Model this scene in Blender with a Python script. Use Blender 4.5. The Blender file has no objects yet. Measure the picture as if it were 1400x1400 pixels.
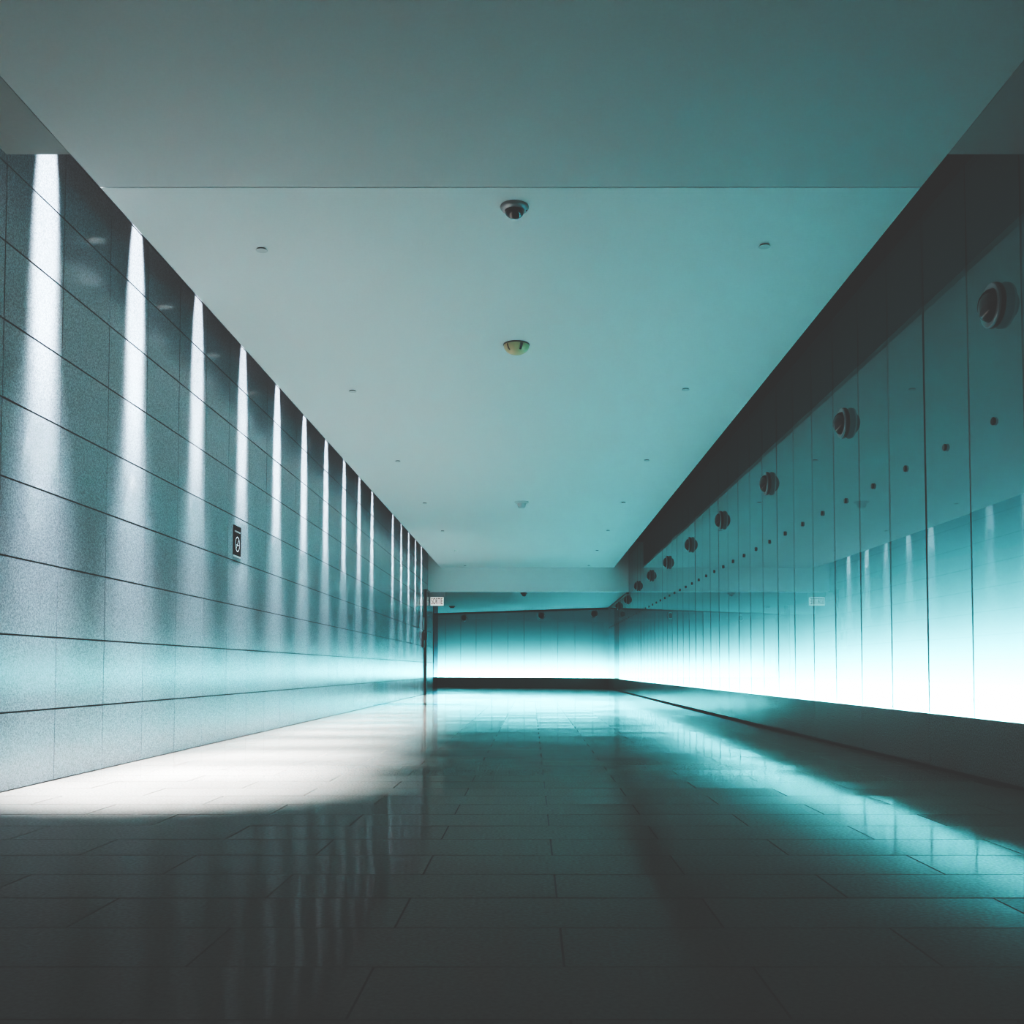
import bpy, bmesh, math, random
from mathutils import Vector, Matrix

random.seed(7)
sc = bpy.context.scene
COL = sc.collection
PI = math.pi

# ------------------------------------------------------------------ layout (metres; camera at origin, +Y down the corridor)
CAM_H = 0.637
WL, WR = -2.75, 2.57            # left granite face, right glass face
CEIL = 3.335
EL, ER = -2.418, 2.18           # ceiling edges (a slot runs between them and the walls)
SLOT_Y = 5.25                   # both slots start here
SLOT_TOP = 4.02
HEAD_Y, LOW = 27.07, 2.70       # header and the lower ceiling beyond it
FAR_R = 34.2                    # far glass wall meets the right wall here
PLINTH = 0.354
END_Y = 28.5                    # left wall ends, corridor turns left
NEAR_Y = 0.3

# ------------------------------------------------------------------ materials
def mat(name):
    m = bpy.data.materials.new(name); m.use_nodes = True
    nt = m.node_tree
    for n in list(nt.nodes): nt.nodes.remove(n)
    return m, nt, nt.nodes.new('ShaderNodeOutputMaterial')

def principled(name, color, rough=0.5, metal=0.0, spec=0.5, emit=None, emit_s=0.0, noise=None):
    m, nt, out = mat(name)
    b = nt.nodes.new('ShaderNodeBsdfPrincipled')
    b.inputs['Base Color'].default_value = (*color, 1)
    b.inputs['Roughness'].default_value = rough
    b.inputs['Metallic'].default_value = metal
    b.inputs['Specular IOR Level'].default_value = spec
    if emit:
        b.inputs['Emission Color'].default_value = (*emit, 1)
        b.inputs['Emission Strength'].default_value = emit_s
    nt.links.new(b.outputs[0], out.inputs[0])
    if noise:
        scale, amt = noise
        tc = nt.nodes.new('ShaderNodeTexCoord')
        n = nt.nodes.new('ShaderNodeTexNoise'); n.inputs['Scale'].default_value = scale
        n.inputs['Detail'].default_value = 4
        r = nt.nodes.new('ShaderNodeMapRange')
        r.inputs[3].default_value = 1 - amt; r.inputs[4].default_value = 1 + amt
        mx = nt.nodes.new('ShaderNodeMix'); mx.data_type = 'RGBA'; mx.blend_type = 'MULTIPLY'
        mx.inputs[0].default_value = 1
        mx.inputs[6].default_value = (*color, 1)
        nt.links.new(tc.outputs['Object'], n.inputs['Vector'])
        nt.links.new(n.outputs[0], r.inputs[0]); nt.links.new(r.outputs[0], mx.inputs[7])
        nt.links.new(mx.outputs[2], b.inputs['Base Color'])
    return m

def stone(name, dark, light, rough, speck_scale, speck_amt, bump=0.0, rough_var=0.06, ior=1.5, coord='Object', bump_scale=3.0):
    """speckled polished stone: fine grain plus broad mottling"""
    m, nt, out = mat(name)
    N = nt.nodes.new; L = nt.links.new
    b = N('ShaderNodeBsdfPrincipled'); L(b.outputs[0], out.inputs[0])
    b.inputs['IOR'].default_value = ior
    tc = N('ShaderNodeTexCoord')
    n1 = N('ShaderNodeTexNoise'); n1.inputs['Scale'].default_value = speck_scale; n1.inputs['Detail'].default_value = 3
    n2 = N('ShaderNodeTexNoise'); n2.inputs['Scale'].default_value = 1.3; n2.inputs['Detail'].default_value = 5
    L(tc.outputs[coord], n1.inputs['Vector']); L(tc.outputs[coord], n2.inputs['Vector'])
    r1 = N('ShaderNodeMapRange'); r1.inputs[1].default_value = 0.5 - speck_amt; r1.inputs[2].default_value = 0.5 + speck_amt
    L(n1.outputs[0], r1.inputs[0])
    mx = N('ShaderNodeMix'); mx.data_type = 'RGBA'
    mx.inputs[6].default_value = (*dark, 1); mx.inputs[7].default_value = (*light, 1)
    L(r1.outputs[0], mx.inputs[0])
    r2 = N('ShaderNodeMapRange'); r2.inputs[3].default_value = 0.93; r2.inputs[4].default_value = 1.07
    L(n2.outputs[0], r2.inputs[0])
    m2 = N('ShaderNodeMix'); m2.data_type = 'RGBA'; m2.blend_type = 'MULTIPLY'; m2.inputs[0].default_value = 1
    L(mx.outputs[2], m2.inputs[6]); L(r2.outputs[0], m2.inputs[7])
    L(m2.outputs[2], b.inputs['Base Color'])
    r3 = N('ShaderNodeMapRange'); r3.inputs[3].default_value = max(0.02, rough - rough_var); r3.inputs[4].default_value = rough + rough_var
    L(n2.outputs[0], r3.inputs[0]); L(r3.outputs[0], b.inputs['Roughness'])
    if bump:
        n3 = N('ShaderNodeTexNoise'); n3.inputs['Scale'].default_value = bump_scale; n3.inputs['Detail'].default_value = 2
        L(tc.outputs[coord], n3.inputs['Vector'])
        bp = N('ShaderNodeBump'); bp.inputs['Strength'].default_value = bump; bp.inputs['Distance'].default_value = 0.01
        L(n3.outputs[0], bp.inputs['Height']); L(bp.outputs[0], b.inputs['Normal'])
    return m

def glass_front(name):
    m, nt, out = mat(name)
    N = nt.nodes.new; L = nt.links.new
    t = N('ShaderNodeBsdfTransparent'); t.inputs[0].default_value = (0.80, 0.97, 0.97, 1)
    g = N('ShaderNodeBsdfGlossy'); g.inputs['Roughness'].default_value = 0.015
    g.inputs['Color'].default_value = (0.86, 0.97, 0.98, 1)
    f = N('ShaderNodeFresnel'); f.inputs['IOR'].default_value = GLASS_IOR
    mx = N('ShaderNodeMixShader')
    geo = N('ShaderNodeNewGeometry'); mt = N('ShaderNodeMath'); mt.operation = 'SUBTRACT'; mt.use_clamp = True
    L(f.outputs[0], mt.inputs[0]); L(geo.outputs['Backfacing'], mt.inputs[1])      # only the outer face mirrors
    L(mt.outputs[0], mx.inputs[0]); L(t.outputs[0], mx.inputs[1]); L(g.outputs[0], mx.inputs[2])
    L(mx.outputs[0], out.inputs[0])
    return m

def clear(name):
    m, nt, out = mat(name)
    t = nt.nodes.new('ShaderNodeBsdfTransparent'); nt.links.new(t.outputs[0], out.inputs[0])
    return m

GLASS_IOR = 1.75
M = {}
M['granite'] = stone('light_granite', (0.142, 0.168, 0.188), (0.305, 0.355, 0.39), 0.18, 150, 0.16, ior=1.55, rough_var=0.02)
M['floor'] = stone('grey_floor_stone', (0.142, 0.127, 0.108), (0.245, 0.222, 0.192), 0.085, 90, 0.22, bump=0.03, rough_var=0.03, bump_scale=5, ior=1.14)
def honed_floor(m):
    """honed stone: matt when looked down on, mirror-like only at grazing angles"""
    nt = m.node_tree; N = nt.nodes.new; L = nt.links.new
    b = next(n for n in nt.nodes if n.type == 'BSDF_PRINCIPLED'); out = next(n for n in nt.nodes if n.type == 'OUTPUT_MATERIAL')
    b.inputs['Specular IOR Level'].default_value = 0.0
    g = N('ShaderNodeBsdfGlossy'); g.inputs['Color'].default_value = (0.95, 0.96, 0.96, 1)
    L(b.inputs['Roughness'].links[0].from_socket, g.inputs['Roughness'])
    if b.inputs['Normal'].links: L(b.inputs['Normal'].links[0].from_socket, g.inputs['Normal'])
    lw = N('ShaderNodeLayerWeight'); lw.inputs[0].default_value = 0.5
    pw = N('ShaderNodeMath'); pw.operation = 'POWER'; pw.inputs[1].default_value = 10.5
    mx = N('ShaderNodeMixShader')
    L(lw.outputs['Facing'], pw.inputs[0]); L(pw.outputs[0], mx.inputs[0]); L(b.outputs[0], mx.inputs[1]); L(g.outputs[0], mx.inputs[2])
    L(mx.outputs[0], out.inputs[0])
honed_floor(M['floor'])
M['plinth'] = stone('dark_plinth_stone', (0.10, 0.097, 0.09), (0.24, 0.235, 0.22), 0.16, 120, 0.15, bump=0.04, bump_scale=4)
M['joint'] = principled('dark_joint', (0.012, 0.013, 0.014), 0.8)
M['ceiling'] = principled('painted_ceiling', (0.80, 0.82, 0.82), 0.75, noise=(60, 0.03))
M['ceiling_near_falloff'] = principled('near_ceiling_baked_falloff', (0.54, 0.55, 0.555), 0.75, noise=(60, 0.03))  # lower grey puts the light's fade towards the camera into the colour
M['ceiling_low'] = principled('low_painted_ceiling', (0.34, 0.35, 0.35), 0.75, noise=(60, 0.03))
M['soffit'] = principled('shaded_soffit', (0.30, 0.31, 0.31), 0.8, noise=(40, 0.03))  # the near soffits' shade is put into this darker grey
M['black'] = principled('black_recess', (0.004, 0.004, 0.0045), 0.9, spec=0.0)
M['glass'] = glass_front('glossy_glass')
M['clear'] = clear('glass_rear_face')
M['glass_edge'] = principled('dark_glass_edge', (0.006, 0.035, 0.04), 0.4)
M['teal_back'] = principled('teal_rear_panel', (0.016, 0.130, 0.140), 0.7, spec=0.0)
M['dark_metal'] = principled('dark_bronze_metal', (0.03, 0.028, 0.027), 0.35, 0.6)
M['grey_metal'] = principled('grey_metal', (0.32, 0.33, 0.34), 0.4, 0.5)
M['pale_metal'] = principled('pale_metal', (0.55, 0.57, 0.58), 0.35, 0.4)
M['smoked'] = principled('smoked_dome', (0.012, 0.011, 0.013), 0.12)
M['cream'] = principled('cream_plastic', (0.60, 0.44, 0.25), 0.4)
M['white_plastic'] = principled('white_plastic', (0.6, 0.62, 0.62), 0.5)
M['sign_black'] = principled('black_sign_face', (0.010, 0.011, 0.013), 0.9, spec=0.0)
M['sign_pale'] = principled('pale_print', (0.62, 0.66, 0.68), 0.5)
M['sign_grey'] = principled('grey_print', (0.16, 0.16, 0.16), 0.5)
M['sign_white'] = principled('white_sign_face', (0.75, 0.70, 0.68), 0.5, emit=(1.0, 0.86, 0.82), emit_s=0.35)
M['sign_red'] = principled('dull_red_print', (0.10, 0.02, 0.015), 0.5)
M['lens'] = principled('lamp_lens', (0.8, 0.8, 0.8), 0.3, emit=(1, 0.95, 0.9), emit_s=1.6)

# ------------------------------------------------------------------ mesh helpers
def link(name, bm, mats, parent=None, smooth=False):
    me = bpy.data.meshes.new(name)
    bmesh.ops.recalc_face_normals(bm, faces=bm.faces) if not getattr(bm, 'keep', False) else None
    bm.to_mesh(me); bm.free()
    for m in (mats if isinstance(mats, (list, tuple)) else [mats]): me.materials.append(m)
    if smooth:
        for p in me.polygons: p.use_smooth = True
    o = bpy.data.objects.new(name, me); COL.objects.link(o)
    if parent: o.parent = parent
    return o

def box(bm, x0, x1, y0, y1, z0, z1, mi=0, bevel=0.0):
    vs = [bm.verts.new((x, y, z)) for x in (x0, x1) for y in (y0, y1) for z in (z0, z1)]
    idx = [(0, 1, 3, 2), (4, 6, 7, 5), (0, 4, 5, 1), (2, 3, 7, 6), (0, 2, 6, 4), (1, 5, 7, 3)]
    fs = []
    for i in idx:
        f = bm.faces.new([vs[k] for k in i]); f.material_index = mi; fs.append(f)
    if bevel:
        es = list({e for f in fs for e in f.edges})
        bmesh.ops.bevel(bm, geom=es, offset=bevel, segments=2, affect='EDGES', profile=0.7)
    return fs

def lathe(profile, seg=48):
    """revolve (r, z) points about local Z"""
    bm = bmesh.new(); rings = []
    for r, z in profile:
        if r < 1e-6: rings.append([bm.verts.new((0, 0, z))])
        else: rings.append([bm.verts.new((r * math.cos(2*PI*k/seg), r * math.sin(2*PI*k/seg), z)) for k in range(seg)])
    for a, b in zip(rings, rings[1:]):
        if len(a) == 1 and len(b) == 1: continue
        for k in range(seg):
            k2 = (k + 1) % seg
            if len(a) == 1: bm.faces.new((a[0], b[k], b[k2]))
            elif len(b) == 1: bm.faces.new((a[k], a[k2], b[0]))
            else: bm.faces.new((a[k], a[k2], b[k2], b[k]))
    return bm

def dome_profile(r, z0, h, n=10):
    return [(r * math.cos(t), z0 + h * math.sin(t)) for t in [PI/2 * k / n for k in range(n)]] + [(0, z0 + h)]

def auto_smooth(o, ang=40):
    for p in o.data.polygons: p.use_smooth = True
    try: o.data.set_sharp_from_angle(angle=math.radians(ang))
    except Exception: pass
    return o

def empty(name, loc=(0, 0, 0), rot=(0, 0, 0)):
    o = bpy.data.objects.new(name, None); COL.objects.link(o)
    o.location = loc; o.rotation_euler = rot; o.empty_display_size = 0.1
    return o

def tag(o, label, cat, group=None):
    o['label'] = label; o['category'] = cat; o['kind'] = 'thing'
    if group: o['group'] = group
    return o

def struct(o):
    o['kind'] = 'structure'; return o

def dup(root, loc, label, rot=None):
    r = root.copy(); COL.objects.link(r); r.location = loc
    if rot is not None: r.rotation_euler = rot
    r['label'] = label
    for ch in list(root.children):
        c = ch.copy(); COL.objects.link(c); c.parent = r
        for g in list(ch.children):
            d = g.copy(); COL.objects.link(d); d.parent = c
    return r

ORD = ['first', 'second', 'third', 'fourth', 'fifth', 'sixth', 'seventh', 'eighth', 'ninth', 'tenth', 'eleventh', 'twelfth',
       'thirteenth', 'fourteenth', 'fifteenth', 'sixteenth', 'seventeenth', 'eighteenth', 'nineteenth']
TENS = {20: 'twent', 30: 'thirt', 40: 'fort'}
def ordinal(n):
    if n <= 19: return ORD[n - 1]
    t, u = n // 10 * 10, n % 10
    return TENS[t] + ('ieth' if u == 0 else 'y-' + ORD[u - 1])

# ------------------------------------------------------------------ floor: running-bond stone tiles, each laid a hair out of level
def tilted_tile(bm, corners, normal, amt, depth=0.004, mi=0):
    """a slab tile: four corners, nudged along the normal so each mirrors a little differently"""
    c = sum(corners, Vector()) / 4
    e1 = (corners[1] - corners[0]).normalized(); e2 = (corners[3] - corners[0]).normalized()
    a, b = random.gauss(0, amt), random.gauss(0, amt)
    top = [p + normal * (a * (p - c).dot(e1) + b * (p - c).dot(e2)) for p in corners]
    low = [p - normal * 0.012 for p in corners]
    tv = [bm.verts.new(p) for p in top]; lv = [bm.verts.new(p) for p in low]
    f = bm.faces.new(tv); f.material_index = mi
    for k in range(4):
        s = bm.faces.new((tv[k], lv[k], lv[(k+1) % 4], tv[(k+1) % 4])); s.material_index = mi

FLOOR_END, FLOOR_L = 40.0, -6.5
bm = bmesh.new()
box(bm, FLOOR_L, 3.15, NEAR_Y, FLOOR_END, -0.08, -0.006, 1)
Y0, DY, DX, G = 2.224 - 0.33 * 6, 0.33, 0.812, 0.0026
row = 0
y = Y0
while y < 39.5:
    off = 0.07 if row % 2 == 0 else -0.338
    x_lo = WL if y < END_Y else FLOOR_L + 0.2
    k = math.floor((x_lo - off) / DX)
    while True:
        xa, xb = off + k * DX, off + (k + 1) * DX
        k += 1
        if xa >= WR: break
        xa, xb = max(xa, x_lo), min(xb, WR)
        if xb - xa < 0.01: continue
        g = G * (2.2 if abs(y - 2.884) < 0.1 else 1)
        c = [Vector((xa+G, y+g, 0)), Vector((xb-G, y+g, 0)), Vector((xb-G, y+DY-G, 0)), Vector((xa+G, y+DY-G, 0))]
        tilted_tile(bm, c, Vector((0, 0, 1)), 0.0003)
    y += DY; row += 1
fl = struct(link('floor', bm, [M['floor'], M['joint']]))
# hand-laid unevenness: every tile mirrors at a slightly different angle
rt = random.Random(21); nrm = []
for p in fl.data.polygons:
    if p.material_index == 0 and p.normal.z > 0.9:
        v = Vector((rt.gauss(0, 0.004), rt.gauss(0, 0.0022), 1)).normalized()
    else: v = p.normal.copy()
    nrm += [v] * len(p.vertices)
for p in fl.data.polygons: p.use_smooth = True
fl.data.normals_split_custom_set(nrm)

# ------------------------------------------------------------------ left wall: stacked granite panels
bm = bmesh.new()
box(bm, WL - 0.25, WL - 0.008, NEAR_Y, END_Y, -0.05, SLOT_TOP, 1)
PH, PW = 0.4105, 0.660
yk = 5.262 - PW * 8
while yk < END_Y:
    ya, yb = max(yk, NEAR_Y), min(yk + PW, END_Y)
    if yb - ya > 0.02:
        for r in range(10):
            za, zb = r * PH, min((r + 1) * PH, SLOT_TOP)
            if zb - za < 0.02: continue
            g = 0.003; gz = 0.0045
            c = [Vector((WL, ya+g, za+gz)), Vector((WL, yb-g, za+gz)), Vector((WL, yb-g, zb-gz)), Vector((WL, ya+g, zb-gz))]
            tilted_tile(bm, c, Vector((1, 0, 0)), 0.0012)
    yk += PW
# return face where the corridor turns left
box(bm, FLOOR_L, WL - 0.25, END_Y - 0.2, END_Y, -0.05, LOW + 0.1, 0)
struct(link('wall_left', bm, [M['granite'], M['joint']]))

# ------------------------------------------------------------------ ceiling
bm = bmesh.new()
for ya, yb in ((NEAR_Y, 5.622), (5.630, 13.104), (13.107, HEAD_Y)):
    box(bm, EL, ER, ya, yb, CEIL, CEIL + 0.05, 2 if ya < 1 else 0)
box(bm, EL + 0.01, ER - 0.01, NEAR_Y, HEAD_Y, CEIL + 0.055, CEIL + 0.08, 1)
struct(link('ceiling', bm, [M['ceiling'], M['black'], M['ceiling_near_falloff']]))
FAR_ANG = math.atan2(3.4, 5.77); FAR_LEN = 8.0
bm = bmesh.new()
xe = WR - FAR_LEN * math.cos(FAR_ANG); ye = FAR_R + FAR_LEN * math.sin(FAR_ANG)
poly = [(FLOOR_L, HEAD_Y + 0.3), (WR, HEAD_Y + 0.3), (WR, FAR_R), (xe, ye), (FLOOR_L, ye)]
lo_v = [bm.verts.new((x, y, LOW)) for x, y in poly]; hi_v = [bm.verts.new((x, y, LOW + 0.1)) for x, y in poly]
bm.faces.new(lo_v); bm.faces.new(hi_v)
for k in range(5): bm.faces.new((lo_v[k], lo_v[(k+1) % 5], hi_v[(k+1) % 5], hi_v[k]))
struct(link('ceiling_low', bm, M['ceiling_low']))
# header between the two ceiling heights
bm = bmesh.new()
box(bm, WL + 0.001, WR - 0.001, HEAD_Y, HEAD_Y + 0.3, LOW, SLOT_TOP)
struct(link('wall_header', bm, M['ceiling']))
# near soffits that close the slots before they begin
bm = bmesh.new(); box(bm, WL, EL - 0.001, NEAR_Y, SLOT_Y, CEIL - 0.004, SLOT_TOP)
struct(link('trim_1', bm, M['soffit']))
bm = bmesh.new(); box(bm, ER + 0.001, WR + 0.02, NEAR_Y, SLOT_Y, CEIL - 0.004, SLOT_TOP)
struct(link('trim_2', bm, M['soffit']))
# tops and inner faces of the slots
bm = bmesh.new()
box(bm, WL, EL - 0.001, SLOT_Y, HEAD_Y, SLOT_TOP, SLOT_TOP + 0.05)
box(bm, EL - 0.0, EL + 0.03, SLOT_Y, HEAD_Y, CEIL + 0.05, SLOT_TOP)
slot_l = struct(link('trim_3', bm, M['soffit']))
bm = bmesh.new()
box(bm, ER, WR + 0.6, SLOT_Y, HEAD_Y, SLOT_TOP, SLOT_TOP + 0.05)
box(bm, ER - 0.03, ER, SLOT_Y, HEAD_Y, CEIL + 0.05, SLOT_TOP)
struct(link('trim_4', bm, M['black']))

# ------------------------------------------------------------------ lit glass walls
def glass_wall(name, length, top, joints, plinth_every, root_loc, root_rot, seed, slot_dark=None, D=0.34):
    """local frame: X along the wall, glass face on Y=0 facing -Y, cavity behind at +Y"""
    rnd = random.Random(seed)
    root = struct(empty(name, root_loc, root_rot))
    bm = bmesh.new()
    box(bm, 0, length, D, D + 0.03, 0.02, slot_dark or top)
    link('rear_panel', bm, M['teal_back'], root)
    bm = bmesh.new()
    box(bm, 0, length, 0.03, D, 0.02, 0.06)
    link('light_trough', bm, M['teal_back'], root)
    for xa, xb in zip(joints, joints[1:]):
        w, zt = xb - xa, (slot_dark or top)
        bm = bmesh.new()
        fs = box(bm, -w/2 + 0.0012, w/2 - 0.0012, 0.0, 0.004, PLINTH + 0.004, zt, 2)
        for f in fs:
            n = f.calc_center_median()
            if abs(n.y) < 1e-5: f.material_index = 0
            elif abs(n.y - 0.004) < 1e-5: f.material_index = 1
        p = link('glass_panel', bm, [M['glass'], M['clear'], M['glass_edge']], root)
        p.location = ((xa + xb) / 2, 0, 0)
        p.rotation_euler = (rnd.gauss(0, 0.0003), 0, rnd.gauss(0, 0.0009))
    bm = bmesh.new()
    for x in joints[1:-1]:
        box(bm, x - 0.0015, x + 0.0015, 0.006, 0.008, PLINTH, top)
    link('joint_seal', bm, M['glass_edge'], root)
    return root

LEN_R = FAR_R - 3.954
jr = [0.672 * k for k in range(int(LEN_R / 0.672) + 1)]
if LEN_R - jr[-1] > 0.05: jr.append(LEN_R)
# local X -> world -Y would flip; use rotation -90 deg: local X -> -Y, local -Y -> -X.  Origin at the far end.
jr_far = sorted(LEN_R - x for x in jr)
wall_r = glass_wall('wall_right', LEN_R, 3.33, jr_far, 2, (WR, FAR_R, 0), (0, 0, -PI/2), 3, slot_dark=SLOT_TOP)
# far wall: runs from the right corner to the left and away
far_o = Vector((WR, FAR_R, 0)) + Vector((-math.cos(FAR_ANG), math.sin(FAR_ANG), 0)) * FAR_LEN
jf = [0.0]
while jf[-1] < FAR_LEN - 0.68: jf.append(jf[-1] + 0.672)
jf.append(FAR_LEN)
wall_f = glass_wall('wall_back', FAR_LEN, LOW, jf, 2, far_o, (0, 0, -FAR_ANG), 5, D=0.42)

# plinths
def plinth(name, length, every, start, loc, rot):
    bm = bmesh.new()
    box(bm, 0, length, 0.012, 0.03, 0.0, PLINTH - 0.004, 1)
    x = start - every * 40
    rnd = random.Random(11)
    while x < length:
        a, b = max(0, x), min(length, x + every)
        if b - a > 0.02:
            c = [Vector((a+.002, 0.0, 0.022)), Vector((b-.002, 0.0, 0.022)), Vector((b-.002, 0.0, PLINTH)), Vector((a+.002, 0.0, PLINTH))]
            tilted_tile(bm, c, Vector((0, -1, 0)), 0.0015)
        x += every
    o = struct(link(name, bm, [M['plinth'], M['joint']]))
    o.location = loc; o.rotation_euler = rot
    return o
plinth('baseboard_right', LEN_R + 3.6, 1.344, (FAR_R - 6.642) % 1.344, (WR, FAR_R, 0), (0, 0, -PI/2))
plinth('baseboard_back', FAR_LEN, 1.344, 0.0, far_o, (0, 0, -FAR_ANG))
# plain dark wall before the glass begins
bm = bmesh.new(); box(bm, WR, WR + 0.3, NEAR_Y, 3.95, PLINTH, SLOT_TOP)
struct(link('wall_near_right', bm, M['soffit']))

# dark trims where the low ceiling meets the glass
bm = bmesh.new(); box(bm, WR - 0.03, WR + 0.01, HEAD_Y + 0.3, FAR_R, LOW - 0.05, LOW)
struct(link('trim_5', bm, M['dark_metal']))
bm = bmesh.new(); box(bm, 0, FAR_LEN, -0.04, 0.01, LOW - 0.05, LOW)
o = struct(link('trim_6', bm, M['dark_metal'])); o.location = far_o; o.rotation_euler = (0, 0, -FAR_ANG)

# far left: dark door post against the granite, and a slim dark glass pier beyond it
bm = bmesh.new(); box(bm, WL, WL + 0.045, 26.30, 26.38, 0.0, LOW, bevel=0.004)
box(bm, WL + 0.0, WL + 0.06, 26.38, HEAD_Y, LOW - 0.03, LOW)
struct(link('trim_7', bm, M['dark_metal']))
M['tinted'] = clear('tinted_glass_sheet')
M['tinted'].node_tree.nodes['Transparent BSDF'].inputs[0].default_value = (0.30, 0.66, 0.70, 1)
bm = bmesh.new(); box(bm, -3.20, -3.165, 33.0, 33.06, 0.0, LOW, 0); box(bm, -3.165, -3.03, 33.02, 33.035, 0.0, LOW, 1)
struct(link('trim_8', bm, [M['dark_metal'], M['tinted']]))

# ------------------------------------------------------------------ lamps in the left slot
LAMP_Y = [5.70 + 1.315 * k for k in range(16) if k != 10]
LX, LZ = WL + 0.20, 3.90
hp = [(0.0, 0.09), (0.06, 0.09), (0.06, 0.0), (0.052, 0.0), (0.048, 0.012), (0.0, 0.012)]
lamp0 = None
for i, y in enumerate(LAMP_Y):
    if lamp0 is None:
        lamp0 = link('lamp_housing', lathe(hp, 24), M['grey_metal'], slot_l)
        face0 = link('lamp_lens', lathe([(0.047, 0.010), (0.0, 0.010)], 24), M['lens'], lamp0)
        lamp0.location = (WL + 0.285, y, 3.62)
    else:
        h_ = lamp0.copy(); COL.objects.link(h_); h_.parent = slot_l; h_.location = (WL + 0.285, y, 3.62)
        f_ = face0.copy(); COL.objects.link(f_); f_.parent = h_

def spot(name, loc, target, energy, half_deg, blend, color, radius):
    l = bpy.data.lights.new(name, 'SPOT'); l.energy = energy; l.spot_size = math.radians(half_deg * 2)
    l.spot_blend = blend; l.color = color; l.shadow_soft_size = radius
    o = bpy.data.objects.new(name, l); COL.objects.link(o); o.location = loc
    o.rotation_euler = (Vector(target) - Vector(loc)).to_track_quat('-Z', 'Y').to_euler()
    return o
def beam(y, energy):
    l = bpy.data.lights.new('beam_lamp', 'AREA'); l.shape = 'DISK'; l.size = 0.30; l.spread = math.radians(9)
    l.energy = energy; l.color = (0.95, 0.95, 1.0)
    o = bpy.data.objects.new('beam_lamp', l); COL.objects.link(o); o.location = (WL + 0.158, y, LZ)
    o.rotation_euler = Vector((-0.15, 0, -1)).to_track_quat('-Z', 'Y').to_euler()
BEAM, POOL = 7.0, 5300
rl = random.Random(2)
for i, y in enumerate(LAMP_Y):
    v = 0.85 + 0.3 * rl.random()
    p = (LX, y, LZ - 0.015)
    beam(y, BEAM * v)
    spot('pool_lamp', (LX, y, 3.62), (LX + 0.62, y, 0), POOL * v * max(0.5, 1 - 0.06 * i), 20.5, 1.0, (0.85, 0.90, 1.0), 0.10)

def strip(name, loc, rot, length, width, energy, color):
    l = bpy.data.lights.new(name, 'AREA'); l.shape = 'RECTANGLE'; l.size = length; l.size_y = width
    l.energy = energy; l.color = color
    o = bpy.data.objects.new(name, l); COL.objects.link(o); o.location = loc; o.rotation_euler = rot
    return o
STRIP_W = 215      # watts per metre of light strip at the foot of the glass walls
L = LEN_R - 0.1
# aimed up, leaning back towards the rear panel
def strip_on(root_loc, ang, length, w):
    m = Matrix.Translation(root_loc) @ Matrix.Rotation(ang, 4, 'Z') @ Matrix.Translation((length/2, 0.035, 0.27)) @ Matrix.Rotation(PI/2, 4, 'X')
    s = strip('light_strip', (0, 0, 0), (0, 0, 0), length - 0.05, 0.05, w * length, (0.60, 1.0, 1.0))
    s.matrix_world = m
strip_on((WR, FAR_R, 0), -PI/2, FAR_R - 5.0, STRIP_W)
strip_on(far_o, -FAR_ANG, FAR_LEN, STRIP_W * 1.1)

# ------------------------------------------------------------------ round dome fixtures on the glass
def wall_dome(label):
    r = empty('wall_light')
    tag(r, label, 'wall light', 'round dome lights on the glass walls')
    auto_smooth(link('base', lathe([(0, 0.0), (0.10, 0.0), (0.117, 0.008), (0.124, 0.018), (0.124, 0.034), (0.12, 0.038), (0, 0.038)]), M['dark_metal'], r))
    auto_smooth(link('ring', lathe([(0.122, 0.0375), (0.122, 0.046), (0.117, 0.051), (0.098, 0.051), (0.092, 0.046), (0.092, 0.0375)]), M['grey_metal'], r))
    auto_smooth(link('dome', lathe(dome_profile(0.091, 0.039, 0.066)), M['smoked'], r), 60)
    return r
NEG_X = (0, -PI/2, 0)          # local Z -> -X
d0 = wall_dome('round dark dome light on the right glass wall, first and largest from the near end')
d0.location = (WR, 5.56, 2.64); d0.rotation_euler = NEG_X
for k in range(1, 10):
    y = 5.56 + 2.722 * k
    z = 2.645 if y < HEAD_Y else 2.50
    dup(d0, (WR, y, z), 'round dark dome light on the right glass wall, %s from the near end' % ordinal(k + 1), NEG_X)
def on_far(px):
    """distance along the far wall from its far end for a bearing px"""
    t = (px - 727) / 1400
    # (far_o + s*(cos,-sin)) with x = t*y
    c, s = math.cos(FAR_ANG), math.sin(FAR_ANG)
    return (t * far_o.y - far_o.x) / (c + t * s)
def far_pt(s, z): return (far_o.x + s * math.cos(FAR_ANG), far_o.y - s * math.sin(FAR_ANG), z)
for px, lab in ((635, 'round dark dome light on the far end wall, leftmost of three'),
                (741, 'round dark dome light on the far end wall, middle of three'),
                (813, 'round dark dome light on the far end wall, rightmost of three, nearest the corner')):
    dup(d0, far_pt(on_far(px), 2.50), lab, (PI/2, 0, -FAR_ANG))

# small studs, one per glass panel
s0 = None
n = 0
y = 5.634
while y < FAR_R - 0.2:
    n += 1
    lab = 'small dark round stud on the right glass wall, %s from the near end' % ordinal(n)
    if s0 is None:
        s0 = auto_smooth(link('wall_stud', lathe([(0, 0), (0.020, 0), (0.022, 0.003), (0.022, 0.010), (0.018, 0.014), (0, 0.014)], 20), M['dark_metal']))
        tag(s0, lab, 'stud', 'small dark studs along the glass wall'); s0.rotation_euler = NEG_X
        s0.location = (WR, y, 2.014)
    else:
        s = s0.copy(); COL.objects.link(s); s.location = (WR, y, 2.014); s['label'] = lab
    y += 0.672

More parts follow.
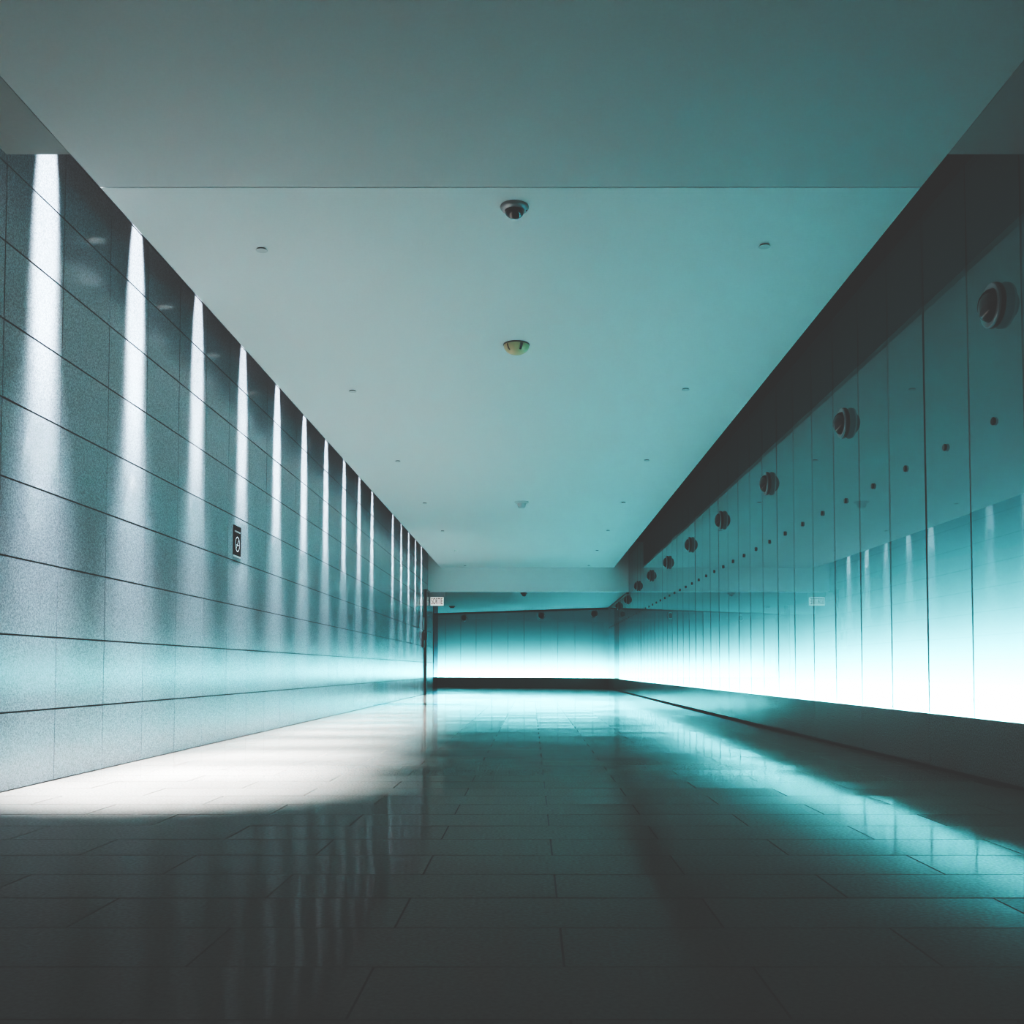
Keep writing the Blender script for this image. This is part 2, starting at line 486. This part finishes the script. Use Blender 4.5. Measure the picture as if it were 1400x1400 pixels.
# ------------------------------------------------------------------ ceiling things
DOWN = (PI, 0, 0)
c0 = empty('ceiling_camera', (-0.101, 5.86, CEIL), DOWN)
tag(c0, 'dark dome security camera with grey collar on the ceiling, nearest of the ceiling domes', 'security camera')
auto_smooth(link('collar', lathe([(0, 0), (0.082, 0.0), (0.084, 0.006), (0.082, 0.013), (0.074, 0.022), (0.064, 0.028), (0.059, 0.029), (0, 0.029)]), M['grey_metal'], c0))
auto_smooth(link('dome', lathe([(0.057, 0.029)] + dome_profile(0.056, 0.031, 0.040)), M['smoked'], c0), 60)
bm = bmesh.new(); box(bm, 0.066, 0.074, -0.005, 0.005, 0.018, 0.027)
link('screw', bm, M['dark_metal'], c0)

c1 = empty('ceiling_motion_sensor', (-0.127, 8.40, CEIL), DOWN)
tag(c1, 'cream bowl-shaped motion sensor with a dark slit on the ceiling', 'sensor')
auto_smooth(link('base', lathe([(0, 0), (0.109, 0), (0.110, 0.005), (0.107, 0.010), (0, 0.010)]), M['dark_metal'], c1))
sh = auto_smooth(link('bowl', lathe(dome_profile(0.106, 0.010, 0.076)), M['cream'], c1), 60)
# slits: curved bands that hug the bowl (down = local +Z, camera side = local +Y after the flip)
for a0, a1 in ((math.radians(60), math.radians(72)), (math.radians(131), math.radians(136))):
    bm = bmesh.new(); grid = []
    for i in range(7):
        t = math.radians(3 + 40 * i / 6)
        grid.append([bm.verts.new((0.1075 * math.cos(t) * math.cos(a), 0.1075 * math.cos(t) * math.sin(a), 0.0105 + 0.0772 * math.sin(t))) for a in (a0, (a0+a1)/2, a1)])
    for i in range(6):
        for j in range(2): bm.faces.new((grid[i][j], grid[i][j+1], grid[i+1][j+1], grid[i+1][j]))
    link('slit', bm, M['smoked'], c1)

c2 = empty('smoke_detector', (-0.164, 16.4, CEIL), DOWN)
tag(c2, 'pale grey smoke detector on the ceiling, between the sensor and the header', 'smoke detector')
auto_smooth(link('base', lathe([(0, 0), (0.115, 0), (0.117, 0.008), (0.09, 0.028), (0, 0.028)]), M['white_plastic'], c2))
auto_smooth(link('chamber', lathe([(0.07, 0.028), (0.068, 0.055), (0.058, 0.085), (0.045, 0.10), (0, 0.10)]), M['white_plastic'], c2))
c3 = empty('ceiling_camera', (-0.21, 27.55, LOW), DOWN)
tag(c3, 'small dark dome camera on the lower ceiling just behind the header', 'security camera')
auto_smooth(link('collar', lathe([(0, 0), (0.09, 0), (0.09, 0.02), (0.07, 0.045), (0, 0.045)]), M['dark_metal'], c3))
auto_smooth(link('dome', lathe(dome_profile(0.058, 0.045, 0.05)), M['smoked'], c3), 60)
c4 = empty('smoke_detector', (-2.60, 33.4, LOW), DOWN)
tag(c4, 'small dark detector on the lower ceiling near the far end wall', 'smoke detector')
auto_smooth(link('base', lathe([(0, 0), (0.1, 0), (0.1, 0.02), (0.08, 0.03), (0, 0.03)]), M['dark_metal'], c4))
auto_smooth(link('chamber', lathe([(0.07, 0.03), (0.06, 0.06), (0, 0.065)]), M['dark_metal'], c4))

# flush ceiling discs in two rows
q0 = None
for side, X, nm in ((0, -1.735, 'left'), (1, 1.482, 'right')):
    for k in range(7):
        y = 6.47 + 3.345 * k - (0.06 if side else 0)
        lab = 'small flush sprinkler disc on the ceiling, %s from the near end of the %s row' % (ordinal(k + 1), nm)
        if q0 is None:
            q0 = empty('ceiling_sprinkler_cover', (X, y, CEIL), DOWN)
            tag(q0, lab, 'sprinkler cover', 'flush sprinkler discs in two ceiling rows')
            auto_smooth(link('gap_ring', lathe([(0, 0.0), (0.030, 0.0), (0.030, 0.007), (0, 0.007)], 28), M['black'], q0))
            auto_smooth(link('disc', lathe([(0, 0.0071), (0.036, 0.0071), (0.038, 0.009), (0.036, 0.011), (0, 0.011)], 28), M['white_plastic'], q0))
        else:
            dup(q0, (X, y, CEIL), lab)

# ------------------------------------------------------------------ sign on the granite
sg = empty('wall_sign', (WL, 9.50, 1.834), (PI/2, 0, PI/2))   # local X -> +Y(world), local Y -> +Z, local Z -> +X
tag(sg, 'small black sign with a pale ringed no-smoking symbol on the granite wall', 'sign')
bm = bmesh.new(); box(bm, -0.118, 0.118, -0.137, 0.137, 0.001, 0.007, bevel=0.0015)
link('plate', bm, M['sign_black'], sg)
bm = bmesh.new(); box(bm, -0.095, 0.095, 0.075, 0.090, 0.007, 0.0078)
link('text_band', bm, M['sign_grey'], sg)
bm = bmesh.new(); box(bm, -0.118, 0.118, -0.155, -0.140, 0.001, 0.006)
link('lower_strip', bm, M['pale_metal'], sg)
bm = bmesh.new()
R0, R1, cy, cx = 0.061, 0.071, -0.033, 0.0
nseg = 48
vi = [[bm.verts.new((cx + r * math.cos(2*PI*k/nseg), cy + r * math.sin(2*PI*k/nseg), z)) for k in range(nseg)] for r, z in ((R0, 0.0085), (R1, 0.0085))]
for k in range(nseg):
    bm.faces.new((vi[0][k], vi[1][k], vi[1][(k+1) % nseg], vi[0][(k+1) % nseg]))
def bar(bm, x0, y0, x1, y1, w, z):
    d = Vector((x1-x0, y1-y0)).normalized(); n = Vector((-d.y, d.x)) * w/2
    bm.faces.new([bm.verts.new((px, py, z)) for px, py in ((x0-n.x, y0-n.y), (x1-n.x, y1-n.y), (x1+n.x, y1+n.y), (x0+n.x, y0+n.y))])
bar(bm, 0.042, cy + 0.045, -0.042, cy - 0.045, 0.009, 0.0086)
bar(bm, -0.034, cy - 0.008, 0.040, cy - 0.008, 0.009, 0.0087)
link('symbol', bm, M['sign_pale'], sg)

# ------------------------------------------------------------------ hanging SORTIE sign
EX, EY, EZ = -2.545, 27.46, 2.445
ex = empty('exit_sign', (EX, EY, LOW), (0, 0, 0))
tag(ex, 'white exit sign reading SORTIE hung under the header at the far left', 'sign')
bm = bmesh.new(); box(bm, -0.20, 0.21, -0.045, 0.045, -0.125, -0.0, bevel=0.004)
link('mount_box', bm, M['grey_metal'], ex)
bm = bmesh.new(); box(bm, -0.175, 0.175, -0.03, 0.03, -0.355, -0.125, bevel=0.005)
link('sign_body', bm, M['sign_white'], ex)
cu = bpy.data.curves.new('lettering_curve', 'FONT'); cu.body = 'SORTIE'; cu.size = 0.2; cu.align_x = 'CENTER'; cu.align_y = 'CENTER'
cu.extrude = 0.002
to = bpy.data.objects.new('lettering_tmp', cu); COL.objects.link(to)
bpy.context.view_layer.update()
dg = bpy.context.evaluated_depsgraph_get()
me = bpy.data.meshes.new_from_object(to.evaluated_get(dg))
bpy.data.objects.remove(to)
w = max(v.co.x for v in me.vertices) - min(v.co.x for v in me.vertices)
hh = max(v.co.y for v in me.vertices) - min(v.co.y for v in me.vertices)
for v in me.vertices: v.co.x *= 0.30 / w; v.co.y *= 0.165 / hh
me.materials.clear(); me.materials.append(M['sign_red'])
lt = bpy.data.objects.new('lettering', me); COL.objects.link(lt); lt.parent = ex
lt.location = (0, -0.032, -0.24); lt.rotation_euler = (PI/2, 0, 0)

# small dark box and plate on the wall by the post
wb = empty('call_box', (WL, 25.76, 1.40))
tag(wb, 'small dark call box on the granite wall beside the far door post', 'call box')
bm = bmesh.new(); box(bm, 0.0, 0.05, -0.13, 0.13, -0.21, 0.19, bevel=0.006); link('case', bm, M['dark_metal'], wb)
bm = bmesh.new(); box(bm, 0.05, 0.10, -0.10, 0.10, -0.02, 0.17, bevel=0.008); link('cover', bm, M['sign_black'], wb)
wp = empty('wall_plate', (WL, 25.98, 1.80))
tag(wp, 'slim teal-grey plate on the granite wall above the call box', 'plate')
bm = bmesh.new(); box(bm, 0.0, 0.018, -0.07, 0.07, -0.16, 0.16, bevel=0.004); link('plate_body', bm, M['grey_metal'], wp)

# ------------------------------------------------------------------ world, camera, view
w = bpy.data.worlds.new('dim_world'); sc.world = w; w.use_nodes = True
w.node_tree.nodes['Background'].inputs[0].default_value = (0.55, 0.75, 0.8, 1)
w.node_tree.nodes['Background'].inputs[1].default_value = 0.003

cam = bpy.data.cameras.new('camera'); co = bpy.data.objects.new('camera', cam); COL.objects.link(co)
cam.sensor_width = 36; cam.lens = 36.0; cam.sensor_fit = 'HORIZONTAL'
co.location = (0, 0, CAM_H); co.rotation_euler = (PI/2 + 0.04319, 0, 0)
cam.shift_x = -(727.0 - 700) / 1400; cam.shift_y = (854.7 - 700) / 1400
cam.clip_start = 0.05; cam.clip_end = 200
sc.camera = co

sc.cycles.use_denoising = True
sc.cycles.max_bounces = 10; sc.cycles.diffuse_bounces = 5; sc.cycles.glossy_bounces = 6; sc.cycles.transparent_max_bounces = 16
sc.cycles.caustics_reflective = True
sc.cycles.sample_clamp_indirect = 6
vs = sc.view_settings
vs.view_transform = 'AgX'; vs.look = 'AgX - High Contrast'; vs.exposure = 1.12; vs.gamma = 1.0

vs.use_curve_mapping = True
cm = vs.curve_mapping
for c in cm.curves[:1]: pass
LIFT = 0.026
cc = cm.curves[3]
cc.points[0].location = (0.0, LIFT); cc.points[1].location = (1.0, 1.0)
for x in (0.04, 0.1, 0.2, 0.35, 0.6):
    cc.points.new(x, LIFT + (1 - LIFT) * x ** 1.40)
cm.update()
